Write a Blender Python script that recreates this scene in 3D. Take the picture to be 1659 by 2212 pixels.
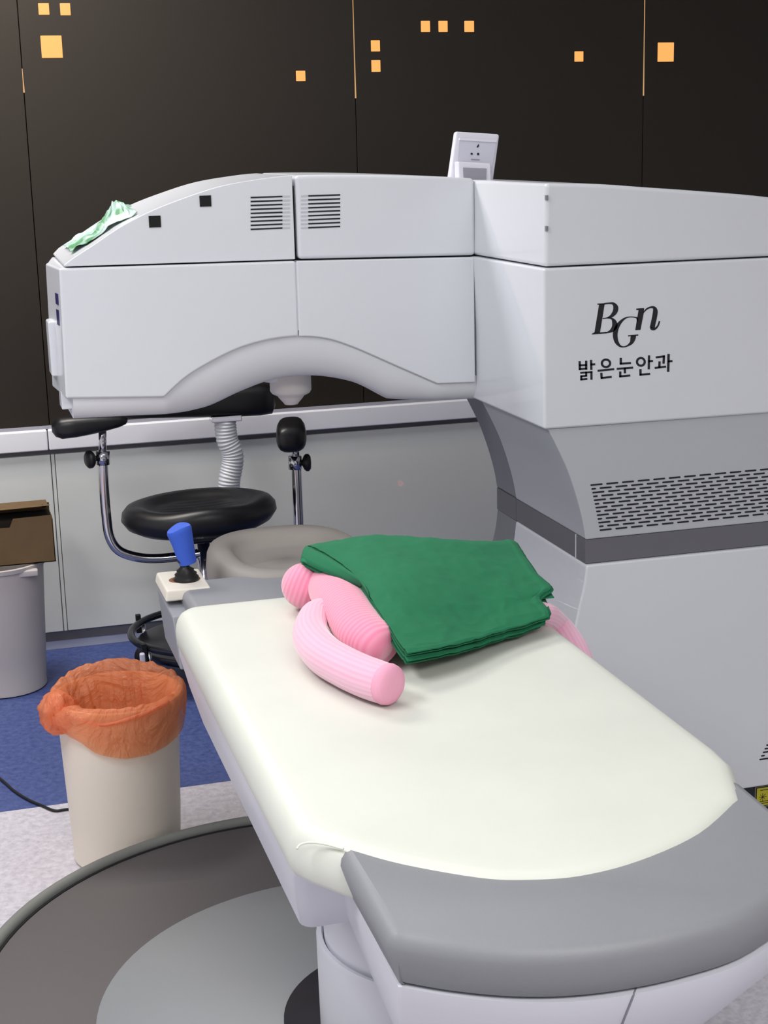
import bpy, math, random
from mathutils import Vector, Matrix, noise
R_ = random.Random(7)
for o in list(bpy.data.objects): bpy.data.objects.remove(o)
S = bpy.context.scene
COL = S.collection
# ------------------------------------------------------------------ camera
Wv = Vector((12000, -1100, 3310)).normalized()
Dv = Vector((-986, -776, 3310)); Dv = (Dv - Wv * Dv.dot(Wv)).normalized()
Uv = Wv.cross(Dv)
RC = Matrix((Wv, Dv, Uv))                      # camera (x right, y down, z forward) -> world
CAM = Vector((0, 0, 1.6)); F = 3310.0
cam = bpy.data.objects.new('camera', bpy.data.cameras.new('camera')); COL.objects.link(cam)
m3 = RC @ Matrix(((1, 0, 0), (0, -1, 0), (0, 0, -1)))
cam.matrix_world = Matrix.Translation(CAM) @ m3.to_4x4()
cam.data.sensor_fit = 'VERTICAL'; cam.data.sensor_height = 36; cam.data.lens = F * 36 / 2212
cam.data.clip_start = 0.05
S.camera = cam
# ------------------------------------------------------------------ light
w = bpy.data.worlds.new('world'); S.world = w; w.use_nodes = True
w.node_tree.nodes['Background'].inputs[0].default_value = (0.8, 0.85, 1, 1)
w.node_tree.nodes['Background'].inputs[1].default_value = 0.0
def area(name, loc, sx, sy, power, col=(1, 1, 1), target=None):
    d = bpy.data.lights.new(name, 'AREA'); d.shape = 'RECTANGLE'; d.size = sx; d.size_y = sy
    d.energy = power; d.color = col
    o = bpy.data.objects.new(name, d); COL.objects.link(o); o.location = loc
    if target:
        o.rotation_euler = (Vector(target) - Vector(loc)).to_track_quat('-Z', 'Y').to_euler()
    return o
area('ceiling_lamp_over_bed', (0.8, 2.9, 2.66), 1.6, 0.6, 5, (1, .985, .95))
area('ceiling_lamp_front', (0.8, -0.4, 2.66), 1.8, 1.2, 63, (1, .985, .955))
area('ceiling_lamp_left', (-0.9, 1.9, 2.66), 0.6, 1.2, 38, (.99, .99, 1))
area('warm_wall_fill', (-0.15, 4.5, 2.62), 0.8, 0.1, 17.0, (1, .86, .68))  # added unseen fill, brightens the upper left of the dark wall
area('ceiling_lamp_rear', (-0.1, 4.2, 2.66), 1.5, 0.4, 31, (.98, .98, 1))
S.view_settings.view_transform = 'Standard'; S.view_settings.look = 'None'
S.view_settings.gamma = 1; S.view_settings.use_curve_mapping = False
S.view_settings.exposure = 0.14
# ------------------------------------------------------------------ helpers
def ray(px, py): return RC @ Vector((px - 829.5, py - 1106, F))
def at(px, py, ax, val):
    r = ray(px, py); i = 'xyz'.index(ax); return CAM + r * ((val - CAM[i]) / r[i])
def lin(c): return tuple(((x / 255) / 12.92 if x / 255 <= .04045 else ((x / 255 + .055) / 1.055) ** 2.4) for x in c) + (1,)
MATS = {}
def mat(name, col, rough=.5, metal=0, bump=0, bscale=200, var=0, vscale=20, spec=.5, coat=0, emit=0):
    m = bpy.data.materials.new(name); m.use_nodes = True; nt = m.node_tree
    b = nt.nodes['Principled BSDF']
    b.inputs['Base Color'].default_value = lin(col); b.inputs['Roughness'].default_value = rough
    b.inputs['Metallic'].default_value = metal; b.inputs['Specular IOR Level'].default_value = spec
    b.inputs['Coat Weight'].default_value = coat
    if emit:
        b.inputs['Base Color'].default_value = tuple(x * .15 for x in lin(col)[:3]) + (1,)
        b.inputs['Emission Color'].default_value = lin(col); b.inputs['Emission Strength'].default_value = emit
    tc = nt.nodes.new('ShaderNodeTexCoord')
    if bump:
        n = nt.nodes.new('ShaderNodeTexNoise'); n.inputs['Scale'].default_value = bscale
        nt.links.new(tc.outputs['Object'], n.inputs['Vector'])
        bp = nt.nodes.new('ShaderNodeBump'); bp.inputs['Strength'].default_value = bump; bp.inputs['Distance'].default_value = .002
        nt.links.new(n.outputs['Fac'], bp.inputs['Height']); nt.links.new(bp.outputs[0], b.inputs['Normal'])
    if var:
        n = nt.nodes.new('ShaderNodeTexNoise'); n.inputs['Scale'].default_value = vscale; n.inputs['Detail'].default_value = 6
        nt.links.new(tc.outputs['Object'], n.inputs['Vector'])
        r = nt.nodes.new('ShaderNodeValToRGB'); c = lin(col)
        r.color_ramp.elements[0].position = .3; r.color_ramp.elements[1].position = .7
        r.color_ramp.elements[0].color = tuple(x * (1 - var) for x in c[:3]) + (1,)
        r.color_ramp.elements[1].color = tuple(min(1, x * (1 + var)) for x in c[:3]) + (1,)
        nt.links.new(n.outputs['Fac'], r.inputs[0]); nt.links.new(r.outputs[0], b.inputs['Base Color'])
    MATS[name] = m
    return m
housing = mat('housing_white_plastic', (221, 224, 230), .28, coat=.35, bump=.05, bscale=600, var=.012, vscale=3)
housing_warm = mat('housing_underside', (224, 226, 231), .5, bump=.05, bscale=600)
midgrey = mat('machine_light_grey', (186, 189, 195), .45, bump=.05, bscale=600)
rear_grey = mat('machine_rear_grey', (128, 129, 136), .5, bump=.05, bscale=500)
bandm = mat('band_grey', (104, 104, 110), .35, bump=.03, bscale=500)
darkgap = mat('dark_gap', (12, 12, 16), .8)
slotm = mat('slot_black', (14, 12, 26), .6)
slotl = mat('slot_shallow', (196, 196, 204), .6)
sensor = mat('sensor_black', (6, 6, 8), .8)
logo_black = mat('lettering_black', (14, 12, 22), .5)
navy = mat('badge_navy', (38, 34, 92), .4)
mattress_m = mat('mattress_vinyl', (216, 219, 209), .45, bump=.08, bscale=900, var=.03, vscale=5)
apron_m = mat('bed_apron_white', (214, 215, 224), .4, bump=.03, bscale=500)
greyfoam = mat('grey_pad', (134, 136, 141), .5, bump=.12, bscale=900, var=.02, vscale=8)
taupe = mat('headrest_taupe', (150, 144, 138), .55, bump=.12, bscale=700, var=.03, vscale=8)
plat_dark = mat('platform_dark', (90, 86, 87), .6, bump=.1, bscale=700, var=.02, vscale=5)
plat_light = mat('platform_light', (150, 153, 156), .5, bump=.1, bscale=700, var=.015, vscale=5)
plat_rim = mat('platform_rim', (120, 122, 118), .6, bump=.15, bscale=500)
blackring = mat('black_ring', (28, 28, 38), .5)
black_vinyl = mat('black_vinyl', (17, 17, 20), .38, bump=.1, bscale=400)
black_plastic = mat('black_plastic', (12, 12, 14), .45)
chrome = mat('chrome', (205, 205, 212), .12, metal=1)
dark_chrome = mat('dark_gloss_metal', (52, 54, 62), .2, metal=.7)
bellows_m = mat('bellows_white', (222, 224, 230), .5, bump=.05)
bin_m = mat('bin_beige_plastic', (232, 222, 208), .5, bump=.1, bscale=400, var=.015, vscale=6)
bin2_m = mat('bin_grey_plastic', (186, 179, 178), .55, bump=.1, bscale=400, var=.015, vscale=6)
cardboard = mat('cardboard', (104, 82, 54), .85, bump=.1, bscale=300, var=.05, vscale=30)
slot_shade_m = mat('slot_shade_brown', (30, 22, 16), .9)
blue_wrap = mat('blue_wrap', (52, 92, 200), .75, bump=.2, bscale=300, var=.04, vscale=30)
cream = mat('console_cream', (222, 216, 204), .5, var=.02, vscale=30)
rust = mat('rust_stain', (130, 84, 60), .8, var=.2, vscale=200)
brkt = mat('bracket_grey', (136, 138, 146), .45, bump=.05)
wallpanel = mat('wall_cabinet_grey', (222, 224, 220), .5, bump=.05, bscale=300, var=.01, vscale=3)
railm = mat('rail_lilac', (238, 238, 244), .4, bump=.03)
grooves = mat('groove_grey', (110, 108, 112), .6)
kick = mat('kick_board', (196, 200, 216), .5, var=.03, vscale=6)
wallblack = mat('wall_dark_brown', (39, 33, 26), .42, bump=.02, bscale=400, spec=.35)
ceil_m = mat('ceiling_white', (225, 225, 225), .8, var=.01)
sidewall_m = mat('side_wall', (218, 218, 218), .7, var=.02)
orange_light = mat('orange_backlight', (255, 178, 96), .5, emit=.93)
seam_light = mat('seam_light', (214, 168, 112), .5, emit=.75)
cord_m = mat('cord_black', (12, 12, 14), .5)
tab_w = mat('device_white', (226, 226, 236), .35)
tab_g = mat('device_panel', (204, 204, 218), .4)
tab_s = mat('device_pocket', (150, 150, 162), .4)
yel = mat('label_yellow', (190, 180, 40), .5, var=.06, vscale=80)
plinth_m = mat('plinth_navy', (26, 26, 36), .5)
lampm = mat('lamp_diffuser', (255, 255, 250), .5, emit=2.0)
piping = mat('mattress_piping', (226, 227, 214), .5)
hemm = mat('hem_green', (30, 112, 78), .85, bump=.1, bscale=500)

def floor_mat():
    m = bpy.data.materials.new('floor_vinyl'); m.use_nodes = True; nt = m.node_tree; b = nt.nodes['Principled BSDF']
    b.inputs['Roughness'].default_value = .5
    tc = nt.nodes.new('ShaderNodeTexCoord'); sp = nt.nodes.new('ShaderNodeSeparateXYZ')
    nt.links.new(tc.outputs['Object'], sp.inputs[0])
    gt = nt.nodes.new('ShaderNodeMath'); gt.operation = 'GREATER_THAN'; gt.inputs[1].default_value = 3.67
    nt.links.new(sp.outputs['Y'], gt.inputs[0])
    n = nt.nodes.new('ShaderNodeTexNoise'); n.inputs['Scale'].default_value = 55; n.inputs['Detail'].default_value = 8; n.inputs['Roughness'].default_value = .7
    nt.links.new(tc.outputs['Object'], n.inputs['Vector'])
    def ramp(a, c, p0=.35, p1=.65):
        r = nt.nodes.new('ShaderNodeValToRGB'); r.color_ramp.elements[0].color = lin(a); r.color_ramp.elements[1].color = lin(c)
        r.color_ramp.elements[0].position = p0; r.color_ramp.elements[1].position = p1
        nt.links.new(n.outputs['Fac'], r.inputs[0]); return r
    a = ramp((180, 176, 186), (212, 209, 216)); c = ramp((52, 66, 120), (80, 96, 150))
    mx = nt.nodes.new('ShaderNodeMix'); mx.data_type = 'RGBA'
    nt.links.new(gt.outputs[0], mx.inputs[0]); nt.links.new(a.outputs[0], mx.inputs[6]); nt.links.new(c.outputs[0], mx.inputs[7])
    nt.links.new(mx.outputs[2], b.inputs['Base Color'])
    return m
floor_m = floor_mat()

def cord_mat(name, c0, c1, scale, direction='X', bs=.4):
    """corduroy: ribs along u or v of the surface (UV in metres)"""
    m = bpy.data.materials.new(name); m.use_nodes = True; nt = m.node_tree; b = nt.nodes['Principled BSDF']
    b.inputs['Roughness'].default_value = .9; b.inputs['Sheen Weight'].default_value = .6
    uv = nt.nodes.new('ShaderNodeUVMap')
    wv = nt.nodes.new('ShaderNodeTexWave'); wv.bands_direction = direction; wv.inputs['Scale'].default_value = scale
    wv.inputs['Distortion'].default_value = .8; wv.inputs['Detail'].default_value = 1; wv.inputs['Detail Scale'].default_value = .6
    nt.links.new(uv.outputs[0], wv.inputs['Vector'])
    r = nt.nodes.new('ShaderNodeValToRGB'); r.color_ramp.elements[0].color = lin(c0); r.color_ramp.elements[1].color = lin(c1)
    nt.links.new(wv.outputs['Fac'], r.inputs[0]); nt.links.new(r.outputs[0], b.inputs['Base Color'])
    bp = nt.nodes.new('ShaderNodeBump'); bp.inputs['Strength'].default_value = bs; bp.inputs['Distance'].default_value = .0015
    nt.links.new(wv.outputs['Fac'], bp.inputs['Height']); nt.links.new(bp.outputs[0], b.inputs['Normal'])
    return m
pink_dark = cord_mat('pink_corduroy', (236, 136, 168), (243, 154, 182), 32, 'Y')
pink_head = cord_mat('pink_head_corduroy', (236, 138, 170), (243, 158, 186), 32, 'Y')
pink_light = cord_mat('pale_pink_corduroy', (236, 176, 202), (240, 187, 210), 34, 'X', .3)
pink_end = mat('pink_end_cap', (238, 168, 194), .85, bump=.2, bscale=300)

def green_mat():
    m = mat('green_drape_cotton', (22, 112, 74), .9, bump=.35, bscale=90, var=.05, vscale=12)
    return m
green = green_mat()
def bag_mat():
    m = bpy.data.materials.new('orange_bag_film'); m.use_nodes = True; nt = m.node_tree; b = nt.nodes['Principled BSDF']
    b.inputs['Base Color'].default_value = lin((252, 180, 138)); b.inputs['Roughness'].default_value = .25
    out = nt.nodes['Material Output']
    tl = nt.nodes.new('ShaderNodeBsdfTranslucent'); tl.inputs[0].default_value = lin((255, 184, 142))
    tr = nt.nodes.new('ShaderNodeBsdfTransparent'); tr.inputs[0].default_value = lin((255, 206, 172))
    m1 = nt.nodes.new('ShaderNodeMixShader'); m1.inputs[0].default_value = .48
    m2 = nt.nodes.new('ShaderNodeMixShader'); m2.inputs[0].default_value = .42
    nt.links.new(b.outputs[0], m1.inputs[1]); nt.links.new(tl.outputs[0], m1.inputs[2])
    nt.links.new(m1.outputs[0], m2.inputs[1]); nt.links.new(tr.outputs[0], m2.inputs[2])
    nt.links.new(m2.outputs[0], out.inputs[0])
    tc = nt.nodes.new('ShaderNodeTexCoord'); n = nt.nodes.new('ShaderNodeTexNoise'); n.inputs['Scale'].default_value = 9; n.inputs['Detail'].default_value = 5
    n.inputs['Distortion'].default_value = 2.2
    nt.links.new(tc.outputs['Object'], n.inputs['Vector'])
    bp = nt.nodes.new('ShaderNodeBump'); bp.inputs['Strength'].default_value = .9; bp.inputs['Distance'].default_value = .03
    nt.links.new(n.outputs['Fac'], bp.inputs['Height']); nt.links.new(bp.outputs[0], b.inputs['Normal'])
    return m
bag_m = bag_mat()
def wrap_mat():
    m = mat('wrapper_green_white', (200, 226, 214), .3); nt = m.node_tree; b = nt.nodes['Principled BSDF']
    tc = nt.nodes.new('ShaderNodeTexCoord'); n = nt.nodes.new('ShaderNodeTexNoise'); n.inputs['Scale'].default_value = 22; n.inputs['Detail'].default_value = 1
    nt.links.new(tc.outputs['Object'], n.inputs['Vector'])
    r = nt.nodes.new('ShaderNodeValToRGB'); e = r.color_ramp.elements
    e[0].position = .36; e[0].color = lin((84, 150, 100)); e[1].position = .44; e[1].color = lin((160, 196, 180))
    k = r.color_ramp.elements.new(.60); k.color = lin((196, 216, 212))
    nt.links.new(n.outputs['Fac'], r.inputs[0]); nt.links.new(r.outputs[0], b.inputs['Base Color'])
    return m
wrapper_m = wrap_mat()

WL = {}
def thing(name, label, cat, loc=(0, 0, 0), group=None):
    o = bpy.data.objects.new(name, None); COL.objects.link(o); o.location = loc; o.empty_display_size = .05
    o['label'] = label; o['category'] = cat
    if group: o['group'] = group
    WL[o.name] = Vector(loc); return o
def tag(o, label, cat, group=None, kind=None):
    o['label'] = label; o['category'] = cat
    if group: o['group'] = group
    if kind: o['kind'] = kind
    return o
def make(name, V, Fc, m, parent=None, smooth=False, bevel=0, seg=2, sub=0, uv=None, solid=0, soffs=0, label=None):
    """mesh from world-space vertices"""
    V = [Vector(v) for v in V]
    if parent is not None: org = WL[parent.name]
    else:
        org = Vector((sum(v.x for v in V) / len(V), sum(v.y for v in V) / len(V), min(v.z for v in V)))
    me = bpy.data.meshes.new(name); me.from_pydata([v - org for v in V], [], [tuple(f) for f in Fc])
    if uv:
        l = me.uv_layers.new(name='UVMap')
        for p in me.polygons:
            us = [uv[vi] for vi in p.vertices]
            for li, vi in zip(p.loop_indices, p.vertices): l.data[li].uv = uv[vi]
    import bmesh
    bm = bmesh.new(); bm.from_mesh(me)
    if not uv: bmesh.ops.remove_doubles(bm, verts=bm.verts, dist=1e-6)
    bmesh.ops.recalc_face_normals(bm, faces=bm.faces); bm.to_mesh(me); bm.free()
    me.materials.append(m)
    if smooth: me.polygons.foreach_set('use_smooth', [True] * len(me.polygons))
    o = bpy.data.objects.new(name, me); COL.objects.link(o)
    if parent is not None:
        o.parent = parent; WL[o.name] = org
    else:
        o.location = org; WL[o.name] = org
    if solid:
        md = o.modifiers.new('solid', 'SOLIDIFY'); md.thickness = solid; md.offset = soffs
    if bevel:
        md = o.modifiers.new('bevel', 'BEVEL'); md.width = bevel; md.segments = seg; md.limit_method = 'ANGLE'; md.angle_limit = math.radians(32)
        md.harden_normals = False
        me.polygons.foreach_set('use_smooth', [True] * len(me.polygons))
        wn = o.modifiers.new('wn', 'WEIGHTED_NORMAL'); wn.keep_sharp = True
    if sub:
        md = o.modifiers.new('sub', 'SUBSURF'); md.levels = sub; md.render_levels = sub
    if label: o['label'] = label
    return o
class G:
    def __init__(s): s.v = []; s.f = []; s.u = []
    def add(s, V, Fc, U=None):
        n = len(s.v); s.v += [Vector(v) for v in V]; s.f += [[i + n for i in f] for f in Fc]
        if U: s.u += U
        return s
    def make(s, name, m, parent=None, **k): return make(name, s.v, s.f, m, parent, uv=s.u if len(s.u) == len(s.v) and s.u else None, **k)
def boxg(x0, x1, y0, y1, z0, z1):
    V = [(x, y, z) for x in (x0, x1) for y in (y0, y1) for z in (z0, z1)]
    return V, [(0, 1, 3, 2), (4, 6, 7, 5), (0, 4, 5, 1), (2, 3, 7, 6), (0, 2, 6, 4), (1, 5, 7, 3)]
def box(name, x0, x1, y0, y1, z0, z1, m, parent=None, bevel=0, **k):
    V, Fc = boxg(x0, x1, y0, y1, z0, z1); return make(name, V, Fc, m, parent, bevel=bevel, **k)
def loft(A, B):
    n = len(A); V = [Vector(a) for a in A] + [Vector(b) for b in B]
    Fc = [[i, (i + 1) % n, n + (i + 1) % n, n + i] for i in range(n)] + [list(range(n))[::-1], list(range(n, 2 * n))]
    return V, Fc
def lofts(secs, cap=True, closed=True):
    n = len(secs[0]); V = [Vector(p) for s in secs for p in s]; Fc = []
    for k in range(len(secs) - 1):
        for i in range(n if closed else n - 1):
            j = (i + 1) % n; Fc.append([k * n + i, k * n + j, (k + 1) * n + j, (k + 1) * n + i])
    if cap: Fc += [list(range(n))[::-1], list(range((len(secs) - 1) * n, len(secs) * n))]
    return V, Fc
def prismY(prof, y0, y1, back=None):
    return loft([(x, y0, z) for x, z in prof], [(x, y1, z) for x, z in (back or prof)])
def catmull(P, n=6, closed=False):
    out = []; N = len(P); P = [Vector(p) for p in P]
    rng = range(N) if closed else range(N - 1)
    for i in rng:
        if closed: a, b, c, d = P[(i - 1) % N], P[i], P[(i + 1) % N], P[(i + 2) % N]
        else: a, b, c, d = P[max(i - 1, 0)], P[i], P[i + 1], P[min(i + 2, N - 1)]
        for k in range(n):
            t = k / n
            out.append(.5 * ((2 * b) + (c - a) * t + (2 * a - 5 * b + 4 * c - d) * t * t + (3 * b - 3 * c + d - a) * t ** 3))
    if not closed: out.append(P[-1])
    return out
def tubeg(path, rad, seg=16, n=6, cap=True, rib=None, flat=1.0):
    """rad: number or per-point list; returns V,F,U with uv in metres"""
    rl = rad if isinstance(rad, (list, tuple)) else [rad] * len(path)
    if n > 1:
        P = catmull(path, n); rr = [v.x for v in catmull([Vector((r, 0, 0)) for r in rl], n)]
    else: P = [Vector(p) for p in path]; rr = list(rl)
    V = []; U = []; N = len(P); up = None; L = 0
    for i in range(N):
        t = (P[min(i + 1, N - 1)] - P[max(i - 1, 0)]).normalized()
        if up is None:
            up = Vector((0, 0, 1)) if abs(t.z) < .9 else Vector((1, 0, 0))
        up = (up - t * up.dot(t)).normalized(); s = t.cross(up)
        if i: L += (P[i] - P[i - 1]).length
        r = rr[i] * (1 + (rib(L) if rib else 0))
        for k in range(seg + 1):
            a = 2 * math.pi * k / seg
            V.append(P[i] + (s * math.cos(a) + up * math.sin(a) * flat) * r); U.append((k / seg * 2 * math.pi * max(rl), L))
    Fc = []; q = seg + 1
    for i in range(N - 1):
        for k in range(seg): Fc.append([i * q + k, i * q + k + 1, (i + 1) * q + k + 1, (i + 1) * q + k])
    if cap:
        for i, p in ((0, P[0]), (N - 1, P[-1])):
            c = len(V); V.append(p); U.append((0, 0 if i == 0 else L))
            for k in range(seg): Fc.append([i * q + k, i * q + k + 1, c])
    return V, Fc, U
def tube(name, path, rad, m, parent=None, **k):
    kk = {a: k.pop(a) for a in list(k) if a in ('seg', 'n', 'cap', 'rib', 'flat')}
    V, Fc, U = tubeg(path, rad, **kk); return make(name, V, Fc, m, parent, smooth=True, uv=None, **k)
def latheg(prof, c, seg=48, axis=None, sx=1, sy=1):
    """prof [(r,z)], c centre; axis = direction of z"""
    V = []; c = Vector(c); q = (Vector(axis).normalized().to_track_quat('Z', 'Y') if axis else None)
    for r, z in prof:
        for k in range(seg):
            a = 2 * math.pi * k / seg; p = Vector((r * math.cos(a) * sx, r * math.sin(a) * sy, z))
            if q: p = q @ p
            V.append(c + p)
    Fc = []
    for i in range(len(prof) - 1):
        for k in range(seg): j = (k + 1) % seg; Fc.append([i * seg + k, i * seg + j, (i + 1) * seg + j, (i + 1) * seg + k])
    Fc.append(list(range(seg))[::-1]); n = (len(prof) - 1) * seg; Fc.append([n + k for k in range(seg)])
    return V, Fc
def lathe(name, prof, c, m, parent=None, seg=48, axis=None, sx=1, sy=1, **k):
    V, Fc = latheg(prof, c, seg, axis, sx, sy); return make(name, V, Fc, m, parent, smooth=True, **k)
def autosmooth(o, ang=35):
    import bmesh
    bm = bmesh.new(); bm.from_mesh(o.data)
    for e in bm.edges:
        if len(e.link_faces) == 2 and e.calc_face_angle(0) > math.radians(ang): e.smooth = False
    bm.to_mesh(o.data); bm.free(); return o
def struct(o): o['kind'] = 'structure'; return o
def gridf(P, nu, nv):
    """P[i][j] -> V,F"""
    V = [p for r in P for p in r]; n = len(P[0])
    return V, [[i * n + j, i * n + j + 1, (i + 1) * n + j + 1, (i + 1) * n + j] for i in range(len(P) - 1) for j in range(n - 1)]
def lerp(a, b, t): return a + (b - a) * t
def interp(x, xs, ys):
    if x <= xs[0]: return ys[0]
    for i in range(len(xs) - 1):
        if x <= xs[i + 1]: return lerp(ys[i], ys[i + 1], (x - xs[i]) / (xs[i + 1] - xs[i]))
    return ys[-1]
# ------------------------------------------------------------------ room
YW = 4.92
o = struct(box('floor', -2.5, 4, -2.5, YW + .1, -.1, 0, floor_m)); 
# floor coordinates must be the world's: put its origin on the world's
o.data.transform(Matrix.Translation(o.location)); o.location = (0, 0, 0); WL[o.name] = Vector((0, 0, 0))
struct(box('ceiling', -2.5, 4, -2.5, YW + .1, 2.7, 2.8, ceil_m))
struct(box('wall_left', -2.6, -2.5, -2.5, YW + .1, 0, 2.7, sidewall_m))
struct(box('wall_right', 4, 4.1, -2.5, YW + .1, 0, 2.7, sidewall_m))
struct(box('wall_front', -2.5, 4, -2.6, -2.5, 0, 2.7, sidewall_m))
wb = box('wall_back', -2.5, 4, YW + .025, YW + .1, 0, 2.7, darkgap); struct(wb); 
# dark panels of the upper wall
seams = [-2.5, -.725, .294, 1.333, 2.343, 3.38, 4.0]
g = G()
for a, b in zip(seams[:-1], seams[1:]):
    g.add(*boxg(a + .0012, b - .0012, YW, YW + .025, .745, 2.7))
p = g.make('upper_panel', wallblack, wb, bevel=.0008, seg=1)
# lower wall: panels with grooves
def lowpanel(a, b): return boxg(a, b, YW - .012, YW + .02, .064, .654)
g = G()
for a, b in [(-2.5, -.75), (-.74, .288), (.303, 4.0)]: g.add(*lowpanel(a, b))
g.make('lower_panel', wallpanel, wb, bevel=.002, seg=1)
box('panel_backing', -2.5, 4, YW + .0, YW + .024, .03, .70, grooves, wb)
box('joint_strip', .2905, .3005, YW - .008, YW + .01, .064, .654, wallpanel, wb)
r = struct(make('trim_1', *prismY([(-2.5, .672), (.283, .672), (.283, .737), (-2.5, .737)], YW - .03, YW + .02), railm, bevel=.004))
r = struct(make('trim_2', *prismY([(.286, .672), (4, .672), (4, .737), (.286, .737)], YW - .03, YW + .02), railm, bevel=.004))
struct(box('trim_3', -2.5, 4, YW - .008, YW + .02, .737, .747, mat('ledge_grey', (150, 150, 160), .5)))
struct(box('baseboard_back', -2.5, 4, YW + .005, YW + .025, 0, .0635, kick))
# orange lit squares
SQ = [(82,7,107,32,'small lit orange square at the upper left corner, left one of the pair'),(129,7,153,33,'small lit orange square at the upper left, right one of the pair'),
 (87,77,136,125,'large lit orange square below the small pair at the upper left'),(639,153,660,175,'lowest small lit orange square, left of the middle panel seam'),
 (801,87,821,111,'small lit orange square right of the middle seam, upper of the stacked two'),(802,130,822,155,'small lit orange square right of the middle seam, lower of the stacked two'),
 (909,45,929,69,'small lit orange square, leftmost in the row of three'),(947,45,967,69,'small lit orange square, second in the row of three'),
 (1003,45,1024,69,'small lit orange square, rightmost in the row of three'),(1241,111,1260,133,'small lit orange square just left of the right panel seam'),
 (1421,92,1455,133,'large lit orange square right of the right panel seam')]
for x0, y0, x1, y1, lab in SQ:
    a = at(x0, y0, 'y', YW); b = at(x1, y1, 'y', YW)
    o = box('backlit_square', a.x, b.x, YW - .0015, YW + .004, b.z, a.z, orange_light, bevel=.001, seg=1)
    tag(o, lab, 'wall light', 'lit squares on the dark wall')
for sx, zt, lab in ((.294, 1.77, 'faint lit seam line at the left edge of the dark wall'), (1.333, 1.737, 'thin lit seam line in the middle of the dark wall'), (2.343, 1.729, 'thin lit seam line beside the large right orange square')):
    z1 = 2.2 if sx > .5 else 1.84
    V, Fc = prismY([(sx - .0008, z1), (sx + .0008, z1), (sx + .0012, zt + .15 if sx > .5 else zt + .04), (sx + .0026, zt), (sx - .0022, zt), (sx - .0010, zt + .15 if sx > .5 else zt + .04)], YW - .001, YW + .003)
    tag(make('seam_light', V, Fc, seam_light), lab, 'wall light', 'lit seams of the dark wall')

# ------------------------------------------------------------------ surgery machine
MY = 3.02; AY = 3.42; BY = 3.82
mc = thing('laser_surgery_machine', 'large white eye surgery machine with arched overhanging arm and black lettering', 'medical machine', (1.7, 3.3, 0))
RIMX = [.256, .29, .325, .39, .46, .533, .616, .70, .781, .913, 1.066, 1.197, 1.226, 1.346, 1.452, 1.56, 1.737, 1.95, 2.2]
RIMZ = [1.352, 1.374, 1.394, 1.433, 1.465, 1.490, 1.513, 1.525, 1.531, 1.529, 1.522, 1.513, 1.508, 1.502, 1.492, 1.482, 1.463, 1.43, 1.38]
def seamz(x): return interp(x, [.25, .771, 1.19, 2.2], [1.350, 1.343, 1.333, 1.331])
def topz(x): return interp(x, RIMX, RIMZ)
def smoothrim(x0, x1, n):
    P = catmull([Vector((x, z, 0)) for x, z in zip(RIMX, RIMZ)], 8)
    xs = [p.x for p in P]; zs = [p.y for p in P]
    return [(lerp(x0, x1, i / n), interp(lerp(x0, x1, i / n), xs, zs)) for i in range(n + 1)]
# added black core; makes the shell seams read as shaded gaps
make('seam_darkener', *prismY([(.30, 1.2), (2.15, 1.2), (2.15, 1.36), (1.2, 1.50), (.8, 1.51), (.55, 1.47), (.30, 1.36)], AY + .03, BY - .03), darkgap, mc)
make('seam_darkener', *boxg(1.36, 2.15, MY + .03, 3.58, .74, 1.36), darkgap, mc)
# nose shell (upper left)
pr = [(.262, seamz(.262) + .0022), (.777, seamz(.777) + .0022)] + [p for p in smoothrim(.262, .777, 26)][::-1]
V, Fc = prismY(pr, AY + .009, BY, [(x + .006, z) if x < .27 else (x, z) for x, z in pr])
make('nose_cover', V, Fc, housing, mc, bevel=.009, seg=3)
# rear shell of the arm + tower upper shell : plan with a step
pr = [(.784, seamz(.784) + .0022), (1.21, seamz(1.21) + .0022)] + [p for p in smoothrim(.784, 1.21, 16)][::-1]
make('arm_top_cover', *prismY(pr, AY + .009, BY), housing, mc, bevel=.009, seg=3)
pr = [(1.221, 1.3355), (2.2, 1.3335)] + smoothrim(1.224, 2.2, 24)[::-1]
bk = [(1.196, 1.3355), (2.2, 1.3335)] + [(x if x > 1.25 else 1.196, z) for x, z in smoothrim(1.224, 2.2, 24)[::-1]]
make('tower_top_cover', *prismY(pr, MY + .008, BY, bk), housing, mc, bevel=.009, seg=3)
for z in (1.478, 1.415): box('hinge_notch', 1.2225, 1.2275, MY + .003, MY + .010, z - .005, z + .005, rear_grey, mc)
# lower housings
ARCH = [(.462, 1.052), (.522, 1.099), (.619, 1.145), (.695, 1.165), (.771, 1.171), (.836, 1.164), (.901, 1.141), (1.012, 1.087), (1.108, 1.040)]
A1 = [(p.x, p.y) for p in catmull([Vector((x, z, 0)) for x, z in ARCH], 7)]
def lowfront(x0, x1, corner=False):
    bot = []
    if x0 < .3: bot += [(.2445, 1.064)]
    bot += [p for p in A1 if x0 < p[0] < x1]
    zA = interp(x1, [p[0] for p in A1], [p[1] for p in A1])
    zB = interp(x0, [p[0] for p in A1], [p[1] for p in A1])
    if x0 > .3: bot = [(x0, zB)] + bot
    bot += [(x1, zA if x1 < 1.1 else 1.037)]
    return bot + [(x1, seamz(x1) - .001), (x0, seamz(x0) - .001)]
pr = lowfront(.250, .7765)
bk = [(x - .016 if x < .3 else x, z) for x, z in pr]
make('arm_front_panel', *prismY(pr, AY, AY + .19, bk), housing, mc, bevel=.006, seg=3)
make('arm_front_panel', *prismY(lowfront(.7778, 1.203), AY, AY + .19), housing, mc, bevel=.006, seg=3)
box('seam_backing', .76, .80, AY + .0035, AY + .02, 1.185, 1.338, housing, mc)
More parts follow.
